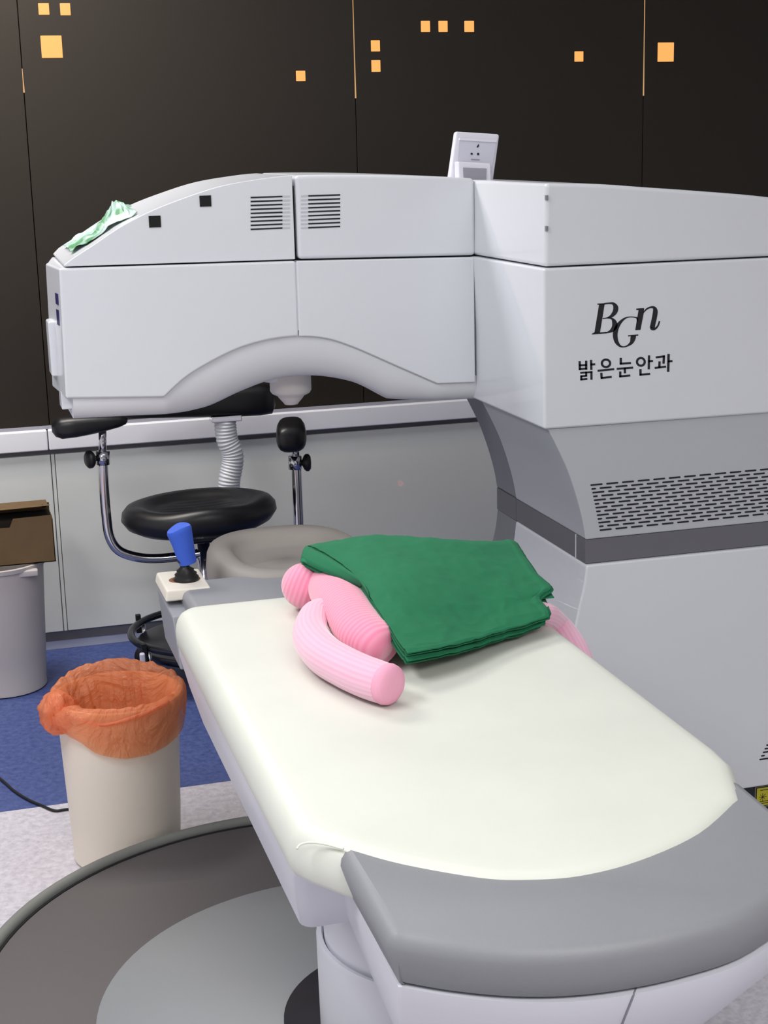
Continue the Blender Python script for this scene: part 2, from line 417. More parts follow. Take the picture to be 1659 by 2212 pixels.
# back half of the arm housing
make('arm_rear_panel', *prismY([(.236, 1.10), (1.2, 1.10), (1.2, 1.334), (.236, 1.348)], AY + .191, BY, [(.262, 1.10), (1.2, 1.10), (1.2, 1.334), (.262, 1.348)]), housing, mc, bevel=.006, seg=3)
# rounded underside following the arch
def z1(x):
    if x < .462: return 1.056
    if x > 1.108: return 1.040
    return interp(x, [p[0] for p in A1], [p[1] for p in A1])
LOW = [(.257, 1.012), (.408, 1.008), (.50, 1.005), (.535, 1.007), (.579, 1.015), (.645, 1.041), (.712, 1.062), (.778, 1.070), (.845, 1.066), (.912, 1.050), (.95, 1.032), (.985, 1.012), (1.02, 1.000), (1.215, .990)]
L1 = catmull([Vector((x, z, 0)) for x, z in LOW], 8); LX = [p.x for p in L1]; LZ = [p.y for p in L1]
secs = []
N = 90
for i in range(N + 1):
    x = lerp(.256, 1.214, i / N); za = z1(x) + .012; zb = interp(x, LX, LZ)
    dz = za - .012 - zb; dep = .035 + .5 * max(0, dz - .045)
    s = [(x, AY + .010, za)]
    for k in range(0, 9):
        t = k / 8 * math.pi / 2
        s.append((x, AY + .010 + dep * (1 - math.cos(t)) , za - .012 - dz * math.sin(t)))
    s += [(x, BY - .05, zb), (x, BY - .01, za), ]
    secs.append(s)
secs[0] = [(p[0] + .004, p[1], p[2]) for p in secs[0]]
V, Fc = lofts(secs)
autosmooth(make('arm_underside', V, Fc, housing_warm, mc, smooth=True), 50)
# left end details
box('nose_handle', .2235, .246, AY + .10, AY + .17, 1.10, 1.225, housing, mc, bevel=.005)
box('nose_latch', .238, .262, AY + .06, AY + .12, 1.03, 1.072, housing, mc, bevel=.003)
for (za, zb, yy) in ((1.268, 1.292, 0), (1.222, 1.256, .002)):
    yb = AY + .030 + yy
    x_at = lambda y: .250 - .016 * (y - AY) / .19
    make('brand_badge', *loft([(x_at(yb) - .0035, yb, za), (x_at(yb + .03) - .0035, yb + .03, za), (x_at(yb + .03) - .0035, yb + .03, zb), (x_at(yb) - .0035, yb, zb)],
         [(x_at(yb) + .002, yb, za), (x_at(yb + .03) + .002, yb + .03, za), (x_at(yb + .03) + .002, yb + .03, zb), (x_at(yb) + .002, yb, zb)]), navy, mc)
# sensors
for (x0, y0, x1, y1) in ((432, 423, 458, 446), (322, 467, 349, 491)):
    a = at(x0, y0, 'y', AY); b = at(x1, y1, 'y', AY)
    box('sensor_window', a.x, b.x, AY + .007, AY + .015, b.z, a.z, sensor, mc)
# louvres
def louvre(xd0, xd1, xl0, xl1):
    g = G(); h = G()
    for k in range(9):
        y = 427 + k * 8.6 - (3 if xd0 > 640 else 0)
        a = at(xd0, y + (0 if xd0 < 640 else -.5), 'y', AY); b = at(xd1, y, 'y', AY); z = (a.z)
        g.add(*boxg(a.x, b.x, AY + .0082, AY + .015, z - .0017, z + .0017))
        a = at(xl0, y, 'y', AY); b = at(xl1, y, 'y', AY); h.add(*boxg(a.x, b.x, AY + .0082, AY + .015, z - .0019, z + .0019))
    g.make('vent_slots', slotm, mc); h.make('vent_slot_ends', slotl, mc)
louvre(543, 612, 613, 628); louvre(668, 737, 652, 667)
# nozzle under the arch
n0 = at(627, 818, 'y', 3.62); cx_, cy_ = n0.x, 3.62
lathe('laser_aperture', [(.001, 1.10), (.0505, 1.10), (.0505, 1.017), (.046, 1.010), (.032, 1.003), (.030, .999), (.018, .985), (.016, .982), (.001, .982)], (cx_, cy_, 0), mat('aperture_ivory', (222, 218, 216), .45), mc)
lathe('aperture_collar', [(.001, 1.10), (.059, 1.10), (.059, 1.045), (.054, 1.040), (.001, 1.040)], (cx_ - .012, cy_ + .02, 0), housing_warm, mc)
# tower lower housing
pr = [(1.217, .990), (2.2, .985), (2.2, 1.331), (1.216, 1.333)]
bk = [(1.20, .995), (2.2, .99), (2.2, 1.331), (1.187, 1.333)]
bk2 = [(1.213, .995), (2.2, .99), (2.2, 1.331), (1.205, 1.333)]
make('tower_front_panel', *prismY(pr, MY, BY, bk), housing, mc, bevel=.006, seg=3)
# curved pedestal
CUR = [(1.228, .990), (1.249, .950), (1.276, .892), (1.298, .828), (1.312, .775), (1.319, .734)]
C1 = [(p.x, p.y) for p in catmull([Vector((x, z, 0)) for x, z in CUR], 5)]
pr = [(1.215, .992)] + C1 + [(2.2, .734), (2.2, .992)]
make('curved_body', *prismY(C1 + [(2.2, .734), (2.2, .988)], MY + .008, 3.458), midgrey, mc, bevel=.003)
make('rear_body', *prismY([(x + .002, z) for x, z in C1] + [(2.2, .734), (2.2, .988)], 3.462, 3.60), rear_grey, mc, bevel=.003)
box('band', 1.3195, 2.2, MY + .010, 3.458, .678, .7335, bandm, mc, bevel=.002)
box('rear_band', 1.320, 2.2, 3.462, 3.598, .676, .7335, bandm, mc, bevel=.002)
box('band_joint', 1.3185, 1.3205, MY + .062, MY + .066, .678, .7335, housing, mc)
LOWP = [(1.318, .677), (1.312, .63), (1.300, .58), (1.288, .52), (1.280, .45), (1.276, .35), (1.276, .085)]
L2 = [(p.x, p.y) for p in catmull([Vector((x, z, 0)) for x, z in LOWP], 4)]
make('base_housing', *prismY(L2 + [(2.2, .085), (2.2, .677)], MY, 3.458), housing, mc, bevel=.005, seg=3)
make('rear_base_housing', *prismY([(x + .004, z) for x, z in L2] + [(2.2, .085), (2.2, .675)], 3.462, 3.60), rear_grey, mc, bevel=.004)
box('plinth', 1.33, 2.2, MY + .012, 3.55, 0, .085, plinth_m, mc)
# perforated grille
g = G()
def slot(g, x0, x1, z, h=.0018, y=MY + .007):
    pts = []
    for k in range(5):
        a = math.pi / 2 + math.pi * k / 4; pts.append((x0 + h + h * math.cos(a), z + h * math.sin(a)))
    for k in range(5):
        a = -math.pi / 2 + math.pi * k / 4; pts.append((x1 - h + h * math.cos(a), z + h * math.sin(a)))
    g.add(*prismY(pts, y, y + .004))
for r in range(13):
    z = .857 - .00867 * r; x0 = 1.329 + .023 * (r / 12) ** .9
    if r % 2 == 0:
        x = x0
    else:
        slot(g, x0, x0 + .011, z); x = x0 + .0195
    while x < 2.15:
        slot(g, x, x + .0288, z); x += .0377
g.make('grille_slots', slotm, mc)
g = G()
for r in range(9):
    z = .155 + r * .0085; x = 1.764 + .0043 * r
    if r % 2: slot(g, x, x + .010, z, y=MY - .0008); x += .02
    while x < 2.15: slot(g, x, x + .0288, z, y=MY - .0008); x += .0377
g.make('grille_slots', slotm, mc)
# warning label on the plinth
lb = box('warning_label', 1.762, 1.86, MY + .0105, MY + .0125, .026, .080, mat('label_frame_grey', (120, 122, 112), .5), mc)
box('label_border', 1.7645, 1.8575, MY + .0098, MY + .0115, .029, .0785, slotm, lb)
box('label_field', 1.7665, 1.855, MY + .0090, MY + .0110, .031, .0765, yel, lb)
sy_ = G()
for k in range(8):
    a = k / 8 * 2 * math.pi; c = Vector((1.782, 0, .053))
    p = c + Vector((math.cos(a), 0, math.sin(a))) * .010; q = Vector((-math.sin(a), 0, math.cos(a))) * .0005
    sy_.add(*prismY([((c + q).x, (c + q).z), ((p + q).x, (p + q).z), ((p - q).x, (p - q).z), ((c - q).x, (c - q).z)], MY + .0084, MY + .0095))
for z in (.070, .041, .036):
    sy_.add(*boxg(1.775, 1.845, MY + .0084, MY + .0095, z, z + .0016))
sy_.make('label_print', slotm, lb)

# ---- lettering on the tower front (traced strokes on the plane of the panel)
def zp(x, y): return at(1230 + x / 6.9125, 630 + y / 6.9125, 'y', MY)
def inkpoly(g, pts):
    P = [zp(*p) for p in pts]
    g.add([(v.x, MY - .0006, v.z) for v in P] + [(v.x, MY + .0006, v.z) for v in P],
          [list(range(len(P)))[::-1]] + [[i, (i + 1) % len(P), (i + 1) % len(P) + len(P), i + len(P)] for i in range(len(P))])
def stroke(g, pts, n=6):
    """pts (x, y, width) in tracing units; a strip of varying width"""
    C = catmull([Vector(p) for p in pts], n) if len(pts) > 2 else [Vector(p) for p in pts]
    Lf, Rt = [], []
    for i, c in enumerate(C):
        t = C[min(i + 1, len(C) - 1)] - C[max(i - 1, 0)]; t = Vector((t.x, t.y)).normalized(); nrm = Vector((-t.y, t.x)) * c.z / 2
        Lf.append((c.x + nrm.x, c.y + nrm.y)); Rt.append((c.x - nrm.x, c.y - nrm.y))
    for i in range(len(C) - 1): inkpoly(g, [Lf[i], Lf[i + 1], Rt[i + 1], Rt[i]])
g = G()
# B
inkpoly(g, [(418, 177), (530, 172), (528, 195), (415, 195)])
inkpoly(g, [(443, 190), (525, 186), (455, 612), (372, 618)])
inkpoly(g, [(333, 628), (372, 608), (460, 608), (560, 600), (555, 622), (338, 640)])
stroke(g, [(520, 180, 22), (600, 173, 24), (655, 180, 40), (690, 230, 72), (680, 300, 70), (625, 365, 44), (560, 392, 16), (495, 400, 12)])
stroke(g, [(560, 394, 12), (630, 402, 26), (668, 450, 66), (675, 520, 80), (630, 580, 52), (570, 608, 22), (530, 614, 18)])
# G
stroke(g, [(1012, 455, 10), (1012, 400, 24), (980, 384, 18), (915, 377, 14), (840, 392, 22), (765, 450, 42), (705, 540, 66), (683, 640, 70), (700, 740, 60), (750, 808, 34), (810, 824, 18), (870, 805, 24), (925, 760, 50), (948, 700, 76), (955, 655, 78)])
inkpoly(g, [(872, 652), (1028, 638), (1024, 658), (875, 668)])
# n
inkpoly(g, [(1000, 252), (1115, 245), (1112, 300), (1060, 570), (982, 574), (1032, 275), (997, 275)])
stroke(g, [(1105, 315, 10), (1150, 262, 22), (1210, 234, 26), (1262, 240, 44), (1282, 290, 70), (1270, 380, 72), (1250, 470, 72), (1235, 545, 74)])
stroke(g, [(1215, 540, 40), (1240, 560, 34), (1280, 553, 30), (1320, 510, 24), (1345, 440, 22)])
g.make('lettering', logo_black, mc)
g = G(); W_ = 33
def ln(*p, w=W_):
    for a, b in zip(p[:-1], p[1:]):
        a = Vector(a); b = Vector(b); t = (b - a).normalized(); a2 = a - t * w * .42; b2 = b + t * w * .42; nn = Vector((-t.y, t.x)) * w / 2
        inkpoly(g, [tuple(a2 + nn), tuple(b2 + nn), tuple(b2 - nn), tuple(a2 - nn)])
def ring(cx, cy, rx, ry, w=W_):
    for k in range(20):
        a = 2 * math.pi * k / 20; b = 2 * math.pi * (k + 1) / 20
        f = lambda t, s: (cx + (rx + s) * math.cos(t), cy + (ry + s) * math.sin(t))
        inkpoly(g, [f(a, w / 2), f(b, w / 2), f(b, -w / 2), f(a, -w / 2)])
# 밝
ln((152, 1052), (154, 1158)); ln((250, 1045), (250, 1152)); ln((154, 1100), (250, 1096), w=28); ln((154, 1156), (250, 1150), w=28)
ln((322, 1032), (326, 1155)); ln((326, 1088), (372, 1084), w=30)
ln((172, 1212), (250, 1205), w=26); ln((250, 1205), (250, 1255), w=30); ln((176, 1262), (250, 1256), w=26); ln((176, 1262), (176, 1312), w=30); ln((176, 1312), (255, 1304), w=28)
ln((276, 1204), (328, 1200), w=26); ln((328, 1200), (328, 1302), w=32)
# 은
ring(545, 1070, 62, 56); ln((432, 1180), (655, 1158), w=30); ln((476, 1225), (480, 1288)); ln((480, 1288), (618, 1274), w=30)
# 눈
ln((766, 1000), (766, 1076)); ln((766, 1076), (905, 1066), w=30); ln((718, 1152), (938, 1135), w=30); ln((826, 1150), (828, 1205)); ln((758, 1205), (758, 1265)); ln((758, 1265), (895, 1252), w=30)
# 안
ring(1066, 1048, 58, 58); ln((1188, 965), (1184, 1145)); ln((1190, 1038), (1235, 1035), w=30); ln((1060, 1170), (1060, 1240)); ln((1060, 1240), (1192, 1228), w=30)
# 과
ln((1302, 980), (1410, 966), w=30); ln((1410, 966), (1405, 1062)); ln((1345, 1055), (1342, 1125)); ln((1285, 1138), (1430, 1120), w=30)
ln((1480, 945), (1474, 1182), w=36); ln((1482, 1040), (1525, 1036), w=30)
g.make('korean_lettering', logo_black, mc)

# ------------------------------------------------------------------ tablet device on top of the machine
td = thing('display_device', 'small white device with a tilted panel standing on top of the machine', 'medical device', tuple(at(1015, 386, 'y', 3.55)))
Yt = 3.52
def tp(x, y, dy=0): return at(x, y, 'y', Yt + dy)
def slab(name, q, m, parent, th, bevel=0, off=0):
    P = [at(x, y, 'y', Yt + off + (380 - y) * .00018) for x, y in q]
    return make(name, *loft(P, [p + Vector((0, th, 0)) for p in P]), m, parent, bevel=bevel, seg=3)
slab('back_plate', [(970, 388), (985, 284), (1080, 290), (1066, 392)], tab_w, td, .02, .006)
slab('front_panel', [(985, 382), (992, 300), (1073, 306), (1060, 384)], tab_g, td, .004, .001, off=-.003)
slab('top_lip', [(992, 303), (993, 298), (1074, 303), (1073, 308)], tab_w, td, .006, .001, off=-.006)
pk = slab('cradle', [(991, 392), (990, 349), (1060, 353), (1062, 394)], tab_w, td, .03, .003, off=-.035)
slab('screen', [(1002, 388), (1001, 362), (1051, 364), (1050, 390)], tab_s, td, .004, 0, off=-.038)
for q in ([(1030, 317), (1034, 311), (1035, 316), (1031, 319)], [(1017, 334), (1017, 330), (1021, 330), (1021, 334)], [(1031, 335), (1031, 330), (1035, 330), (1035, 335)]):
    slab('indicator', q, slotm, td, .003, 0, off=-.0045)
slab('indicator_text', [(1018, 345), (1018, 343), (1036, 344), (1036, 346)], tab_s, td, .003, 0, off=-.0045)

# ------------------------------------------------------------------ crumpled wrapper on the nose cover
P = []
rr = random.Random(3)
for i in range(26):
    row = []
    for j in range(9):
        t = i / 25; x = lerp(.288, .435, t); s = j / 8
        y = lerp(3.50, 3.72, s) + .02 * noise.noise(Vector((t * 5, 0, 3)))
        lump = max(0, 1 - abs(t - .75) / .3) * .045
        z = topz(x) + .003 + .5 * abs(noise.noise(Vector((x * 38, y * 20, 1)))) * .02 + lump * (math.sin(s * math.pi)) * (0.6 + abs(noise.noise(Vector((x * 60, y * 60, 5)))) * 1.2)
        row.append(Vector((x + .012 * noise.noise(Vector((y * 30, t * 4, 7))), y, z + .002)))
    P.append(row)
V, Fc = gridf(P, 0, 0)
tag(make('plastic_wrapper', V, Fc, wrapper_m, solid=.0012), 'crumpled green and white plastic wrapper on the sloping nose of the machine', 'wrapper')

# ------------------------------------------------------------------ surgical bed
BZ = .74
bed = thing('surgical_bed', 'white padded surgical bed with grey foot cushion on a round platform', 'bed', (.72, 2.33, 0))
lathe('platform_base', [(.001, 0), (.648, 0), (.648, .078), (.640, .080), (.001, .080)], (.585, 2.58, 0), plat_dark, bed, seg=96)
g = G()
ringp = [(.585 + .652 * math.cos(a), 2.58 + .652 * math.sin(a), .084) for a in [2 * math.pi * k / 96 for k in range(97)]]
V, Fc, U = tubeg(ringp, .0135, seg=12, n=1, cap=False); make('platform_rim', V, Fc, plat_rim, bed, smooth=True)
V, Fc, U = tubeg([(.585 + .637 * math.cos(a), 2.58 + .637 * math.sin(a), .0795) for a in [2 * math.pi * k / 96 for k in range(97)]], .0035, seg=8, n=1, cap=False); make('platform_groove', V, Fc, darkgap, bed, smooth=True)
lathe('platform_disc', [(.001, .0795), (.474, .0795), (.474, .086), (.001, .086)], (.619, 2.425, 0), plat_light, bed, seg=96)
lathe('black_ring', [(.001, .085), (.241, .085), (.241, .091), (.001, .091)], (.706, 2.345, 0), blackring, bed, seg=72)
cc = (.745, 2.30)
autosmooth(lathe('column_sleeve', [(.20, .09), (.224, .09), (.226, .272), (.223, .279), (.217, .279), (.214, .272), (.2, .12)], (cc[0], cc[1], 0), apron_m, bed, seg=72), 60)
lathe('column', [(.001, .1), (.205, .1), (.206, .285), (.200, .298), (.200, .58), (.001, .58)], (cc[0] - .006, cc[1] + .004, 0), apron_m, bed, seg=72)
# mattress outline
arc = [at(x, y, 'z', BZ) for x, y in [(745, 1830), (858, 1861), (1024, 1890), (1130, 1895), (1255, 1886), (1388, 1852), (1520, 1792), (1606, 1716)]]
arc2 = [Vector((.388, 1.775, BZ)), Vector((.405, 1.750, BZ))] + arc + []
arc2 = [Vector((p.x, p.y - .009, p.z)) for p in arc2]
arcs = catmull(arc2, 5)
XL, XR, YF = .372, 1.022, 2.835
def cornerarc(cx, cy, r, a0, a1, n=6): return [Vector((cx + r * math.cos(math.radians(lerp(a0, a1, k / n))), cy + r * math.sin(math.radians(lerp(a0, a1, k / n))), BZ)) for k in range(n + 1)]
outl = arcs + [Vector((XR - .006, 1.80, BZ)), Vector((XR, 1.86, BZ)), Vector((XR, 2.2, BZ))] + cornerarc(XR - .056, YF - .056, .056, 0, 90) + [Vector((.8, YF, BZ)), Vector((.6, YF, BZ))] + cornerarc(XL + .054, YF - .054, .054, 90, 180) + [Vector((XL, 2.3, BZ)), Vector((XL, 1.80, BZ))]
def inset(pts, d):
    n = len(pts); out = []
    for i in range(n):
        t = (pts[(i + 1) % n] - pts[i - 1]).normalized(); out.append(Vector((pts[i].x - t.y * d, pts[i].y + t.x * d, pts[i].z)))
    return out
secs = []
for d, z in ((.006, .672), (.0, .680), (-.001, .700), (.0, .712), (.004, .725), (.010, .734), (.018, .739), (.030, .7405), (.05, .7408)):
    secs.append([Vector((p.x, p.y, z)) for p in inset(outl, d)])
V, Fc = lofts(secs)
autosmooth(make('mattress', V, Fc, mattress_m, bed, smooth=True), 60)
tube('mattress_seam', [pz_ + Vector((0, 0, -.0012)) for pz_ in (at(641, 1832, 'z', .733), at(650, 1822, 'z', .7365), at(672, 1818, 'z', .738), at(705, 1822, 'z', .738), at(742, 1832, 'z', .738))], .0016, piping, bed, seg=8)
# apron under the mattress
def rect(x0, x1, y0, y1, z, r=.03):
    out = []
    for cx, cy, a in ((x1 - r, y1 - r, 0), (x0 + r, y1 - r, 90), (x0 + r, y0 + r, 180), (x1 - r, y0 + r, 270)):
        out += [Vector((cx + r * math.cos(math.radians(a + b)), cy + r * math.sin(math.radians(a + b)), z)) for b in (0, 22.5, 45, 67.5, 90)]
    return out
secs = [rect(.43, .965, 1.915, 2.6, .535, .02), rect(.402, .99, 1.885, 2.72, .545, .02), rect(.388, 1.005, 1.845, 2.78, .60, .02), rect(.378, 1.016, 1.81, 2.82, .65, .02), rect(.377, 1.016, 1.785, 2.825, .674, .02)]
V, Fc = lofts(secs); autosmooth(make('bed_frame', V, Fc, apron_m, bed, smooth=True), 50)
# foot cushion
top_o = [at(x, y, 'z', .735) for x, y in [(845, 2012), (957, 2031), (1090, 2044), (1222, 2044), (1355, 2030), (1487, 2003), (1620, 1960)]]
top_o += [Vector((.935, 1.487, .735)), Vector((.985, 1.525, .735))]
top_i = arc[:-1] + [Vector((.992, 1.745, .735))]
TO = catmull(top_o, 5); TI = catmull([Vector((p.x, p.y + .045 * min(1, max(.1, (1.0 - p.x) / .1)), .735)) for p in top_i], 5)
plan = TO + TI[::-1]     # ccw
def cush(z, d):
    return [Vector((p.x, p.y, z)) for p in inset([Vector((q.x, q.y, z)) for q in plan], d)]
secs = [cush(.665, .016), cush(.669, .008), cush(.70, -.002), cush(.715, -.006), cush(.724, -.004), cush(.731, .001), cush(.735, .008)]
V, Fc = lofts(secs); autosmooth(make('foot_cushion', V, Fc, greyfoam, bed, smooth=True), 60)
# support under the cushion
def supp(s, z, cx=.72, cy=2.05, d=.012):
    return [Vector((lerp(cx, p.x, s), lerp(cy, p.y, s), z)) for p in inset(plan, d)]
plan_s = TO + [Vector((.99, 1.9, 0)), Vector((.44, 1.9, 0))]
def sup2(x, y, z, shift):
    out = []
    for p in inset([Vector((q.x, q.y, 0)) for q in plan_s], .004):
        out.append(Vector((lerp(.72, p.x, x), p.y * 1.0 + shift * (1.9 - p.y) / .5 , z)))
    return out
secs = [sup2(.50, 0, .30, .36), sup2(.62, 0, .36, .28), sup2(.80, 0, .46, .17), sup2(.93, 0, .57, .06), sup2(.985, 0, .635, .01), sup2(.99, 0, .664, 0)]
V, Fc = lofts(secs); autosmooth(make('foot_support', V, Fc, apron_m, bed, smooth=True), 50)
from mathutils.bvhtree import BVHTree
_b = BVHTree.FromPolygons([Vector(v) for v in V], Fc)
sp0 = []
for x, y in [(lerp(1375, 1330, k / 30), lerp(2132, 2245, k / 30)) for k in range(31)]:
    h = _b.ray_cast(CAM, ray(x, y).normalized())
    if h[0] is not None: sp0.append(h[0] + h[1].normalized() * (.0006 if h[1].y < 0 else -.0006))
if len(sp0) > 2: tube('support_seam', sp0, .0013, rear_grey, bed, seg=8, n=1)
# shoulder piece + headrest behind the mattress
make('shoulder_pad', *boxg(.408, .99, 2.79, 3.01, .655, .739), greyfoam, bed, bevel=.016, seg=4)
hx, hy, hz = .665, 3.135, .760
P = []
for i in range(49):
    a = 2 * math.pi * i / 48; row = []
    for t, dz in [(1.0, -.10), (1.02, -.05), (1.0, -.02), (.96, -.006), (.90, .0), (.80, .0), (.73, -.002), (.67, -.012), (.60, -.030), (.5, -.033), (.3, -.034), (.0, -.035)]:
        c, s = math.cos(a), math.sin(a); e = 2.6
        r = (abs(c) ** e + abs(s) ** e) ** (-1 / e) * t
        x = hx + .165 * r * c; y = hy + .19 * r * s
        z = hz + dz
        if t < .7 and s < -.2: z = hz + dz * .8
        if s < 0: z -= .018 * (-s) * t
        if t < 1: z -= 0
        row.append(Vector((x, y, z)))
    P.append(row)
V, Fc = gridf(P, 0, 0); make('headrest', V, Fc, taupe, bed, smooth=True)
box('headrest_bracket', .60, .74, 2.8, 3.2, .62, .67, brkt, bed, bevel=.004)
# joystick console
cons = make('console', *loft([(.374, 2.93, .720), (.470, 2.93, .720), (.470, 3.085, .720), (.374, 3.085, .720)], [(.378, 2.935, .742), (.466, 2.935, .742), (.466, 3.08, .742), (.378, 3.08, .742)]), cream, bed, bevel=.004)
lathe('stain_ring', [(.0225, .7415), (.032, .7415), (.032, .7427), (.0225, .7427), (.0225, .7415)], (.425, 3.005, 0), rust, cons, sy=.8)
make('console_bracket', *loft([(.378, 2.80, .62), (.40, 2.80, .62), (.40, 3.0, .62), (.378, 3.0, .62)], [(.376, 2.86, .711), (.462, 2.86, .711), (.462, 3.07, .711), (.376, 3.07, .711)]), brkt, bed, bevel=.004)
jc = at(402, 1247, 'y', 3.0)
js = lathe('joystick', [(.001, -.008), (.026, -.008), (.026, 0), (.021, .006), (.023, .008), (.017, .013), (.018, .016), (.010, .022), (.009, .03), (.014, .034), (.014, .045), (.001, .046)], jc, black_plastic, bed, seg=24, axis=(-.06, 0, 1))
a = at(406, 1216, 'y', 3.0); b = at(386, 1140, 'y', 3.0); dax = (b - a)
V, Fc = latheg([(.001, 0), (.0180, 0), (.0200, .02), (.0225, .045), (.0250, .066), (.0258, dax.length - .004), (.024, dax.length), (.001, dax.length - .004)], a, 20, axis=dax)
V = [v + Vector((0, 0, .004 * math.sin(v.x * 90 + 1))) if (v - a).length > .06 else v for v in V]
autosmooth(make('blue_wrap_handle', V, Fc, blue_wrap, bed, smooth=True), 40)

# ------------------------------------------------------------------ pink corduroy doll
doll = thing('plush_doll', 'pink corduroy stuffed doll lying on the white bed under a green cloth', 'toy', tuple(at(760, 1380, 'z', BZ)))
T = BZ + .0015
def pz(x, y, z): return at(x, y, 'z', z)
hc = pz(656, 1266, T + .046)
V, U = [], []
Fc = []
n1, n2 = 24, 32
for i in range(n1 + 1):
    th = math.pi * i / n1
    for k in range(n2 + 1):
        ph = 2 * math.pi * k / n2
        p = Vector((math.sin(th) * math.cos(ph) * .050, math.cos(th) * .046, math.sin(th) * math.sin(ph) * .043))
        p = Matrix.Rotation(math.radians(62), 3, 'Z') @ Matrix.Rotation(math.radians(20), 3, 'X') @ p
        V.append(hc + Vector((.004, 0, 0)) + p); U.append((ph * .045, th * .045))
for i in range(n1):
    for k in range(n2): q = n2 + 1; Fc.append([i * q + k, i * q + k + 1, (i + 1) * q + k + 1, (i + 1) * q + k])
head = make('head', V, Fc, pink_head, doll, smooth=True, uv=U)
path = [pz(706, 1256, T + .05), pz(722, 1280, T + .052), pz(752, 1316, T + .052), pz(782, 1366, T + .044), pz(812, 1391, T + .039), pz(828, 1403, T + .035), pz(837, 1409, T + .032)]
V, Fc, U = tubeg([pz(694, 1243, T + .05)] + path, [.012, .038, .045, .0465, .0455, .043, .035, .012], seg=32, n=6, flat=.90)
make('body', V, Fc, pink_dark, doll, smooth=True, uv=U)
path = [pz(690, 1314, T + .052), pz(676, 1334, T + .045), pz(672, 1376, T + .036), pz(700, 1414, T + .035), pz(742, 1440, T + .035), pz(780, 1458, T + .035), pz(812, 1470, T + .035), pz(834, 1477, T + .035)]
V, Fc, U = tubeg([pz(697, 1300, T + .055)] + path, [.006, .019, .026, .032, .0335, .0335, .0335, .0335, .0325], seg=28, n=6)
arm = make('arm', V, Fc, pink_light, doll, smooth=True, uv=U)
e = path[-1]; dr = (path[-1] - path[-2]).normalized()
lathe('arm_end', [(.001, -.004), (.032, -.004), (.0335, .002), (.032, .010), (.026, .0155), (.014, .018), (.001, .018)], e, pink_end, arm, seg=28, axis=dr)
# far arm, mostly under the cloth, end hanging over the side of the bed
path = [Vector((.86, 2.52, T + .012)), Vector((.93, 2.47, T + .014)), pz(1168, 1326, T + .020), at(1200, 1350, 'x', 1.047), at(1228, 1392, 'x', 1.056), at(1246, 1430, 'x', 1.058), at(1262, 1466, 'x', 1.058)]
V, Fc, U = tubeg(path, [.008, .010, .022, .026, .030, .031, .026], seg=24, n=6)
make('arm', V, Fc, pink_light, doll, smooth=True, uv=U)

# ------------------------------------------------------------------ green folded drape
def pt(x, y, z): return at(x, y, 'z', z)
def cloth_rows(dz=0, shift=(0, 0), trimr=0, triml=0):
    rows_px = [
     [(672,1180,.850),(740,1168,.868),(830,1160,.872),(920,1164,.868),(1010,1171,.858),(1060,1172,.850),(1112,1172,.838)],
     [(715,1203,.852),(770,1196,.874),(850,1196,.876),(935,1200,.870),(1022,1204,.860),(1080,1206,.848),(1134,1203,.832)],
     [(762,1238,.848),(812,1240,.868),(880,1240,.870),(955,1243,.864),(1040,1244,.852),(1100,1246,.838),(1160,1240,.822)],
     [(797,1285,.838),(845,1288,.858),(910,1290,.856),(980,1290,.848),(1058,1288,.836),(1122,1288,.822),(1188,1272,.808)],
     [(828,1335,.818),(872,1338,.836),(932,1340,.832),(1000,1336,.822),(1070,1326,.812),(1130,1318,.802),(1176,1304,.796)],
     [(858,1382,.795),(905,1380,.806),(965,1376,.804),(1030,1364,.796),(1090,1350,.790),(1140,1340,.786),(1186,1322,.782)],
     [(880,1412,.794),(930,1405,.790),(985,1394,.785),(1045,1376,.779),(1095,1361,.775),(1140,1347,.775),(1186,1333,.775)]]
    rows_px[3][-1] = (1191, 1268, 0); rows_px[4][-1] = (1166, 1290, 0); rows_px[5][-1] = (1182, 1315, 0)
    rows_px[3][-2] = (1122, 1280, 0); rows_px[4][-2] = (1112, 1308, 0)
    n7 = len(rows_px[0]); A = [pt(*rows_px[0][j]) for j in range(n7)]; B = [pt(*rows_px[-1][j]) for j in range(n7)]
    rows = []
    for i, r in enumerate(rows_px):
        row = []
        for j, (x, y, z) in enumerate(r):
            if i in (0, 6): row.append(pt(x, y, z)); continue
            lo, hi = .76, .90          # find the point of this line of sight on the sloping sheet
            for _ in range(30):
                m_ = (lo + hi) / 2; p = pt(x, y, m_); t = (A[j].y - p.y) / (A[j].y - B[j].y)
                zz = lerp(A[j].z, B[j].z, min(1, max(0, t))) + .010 * math.sin(math.pi * min(1, max(0, t))) * (2.0 if j < 3 else 1.5 if j < 4 else .7)
                if m_ > zz: hi = m_
                else: lo = m_
            row.append(pt(x, y, (lo + hi) / 2))
        rows.append(row)
    back = [v + Vector((0, .10, -.055)) for v in rows[0]]; back2 = [v + Vector((0, .05, -.018)) for v in rows[0]]
    rows = [back, back2] + rows
    R1 = [catmull(r, 14) for r in rows]
    cols = list(zip(*R1)); C = [catmull(list(c), 12) for c in cols]
    return [list(r) for r in zip(*C)]
rows = cloth_rows()
def wr(p, amp=1):
    q = p.copy(); v = Vector((p.x * 13, p.y * 9, 2))
    q.z += amp * (.0030 * noise.noise(v) + .0016 * noise.noise(v * 3.1) + .0016 * (1 - abs(noise.noise(Vector((p.x * 22 + p.y * 9, p.y * 30 - p.x * 8, 5))))) ** 6); return q
top = [[wr(p) for p in r] for r in rows]
_n, _m = len(top), len(top[0])
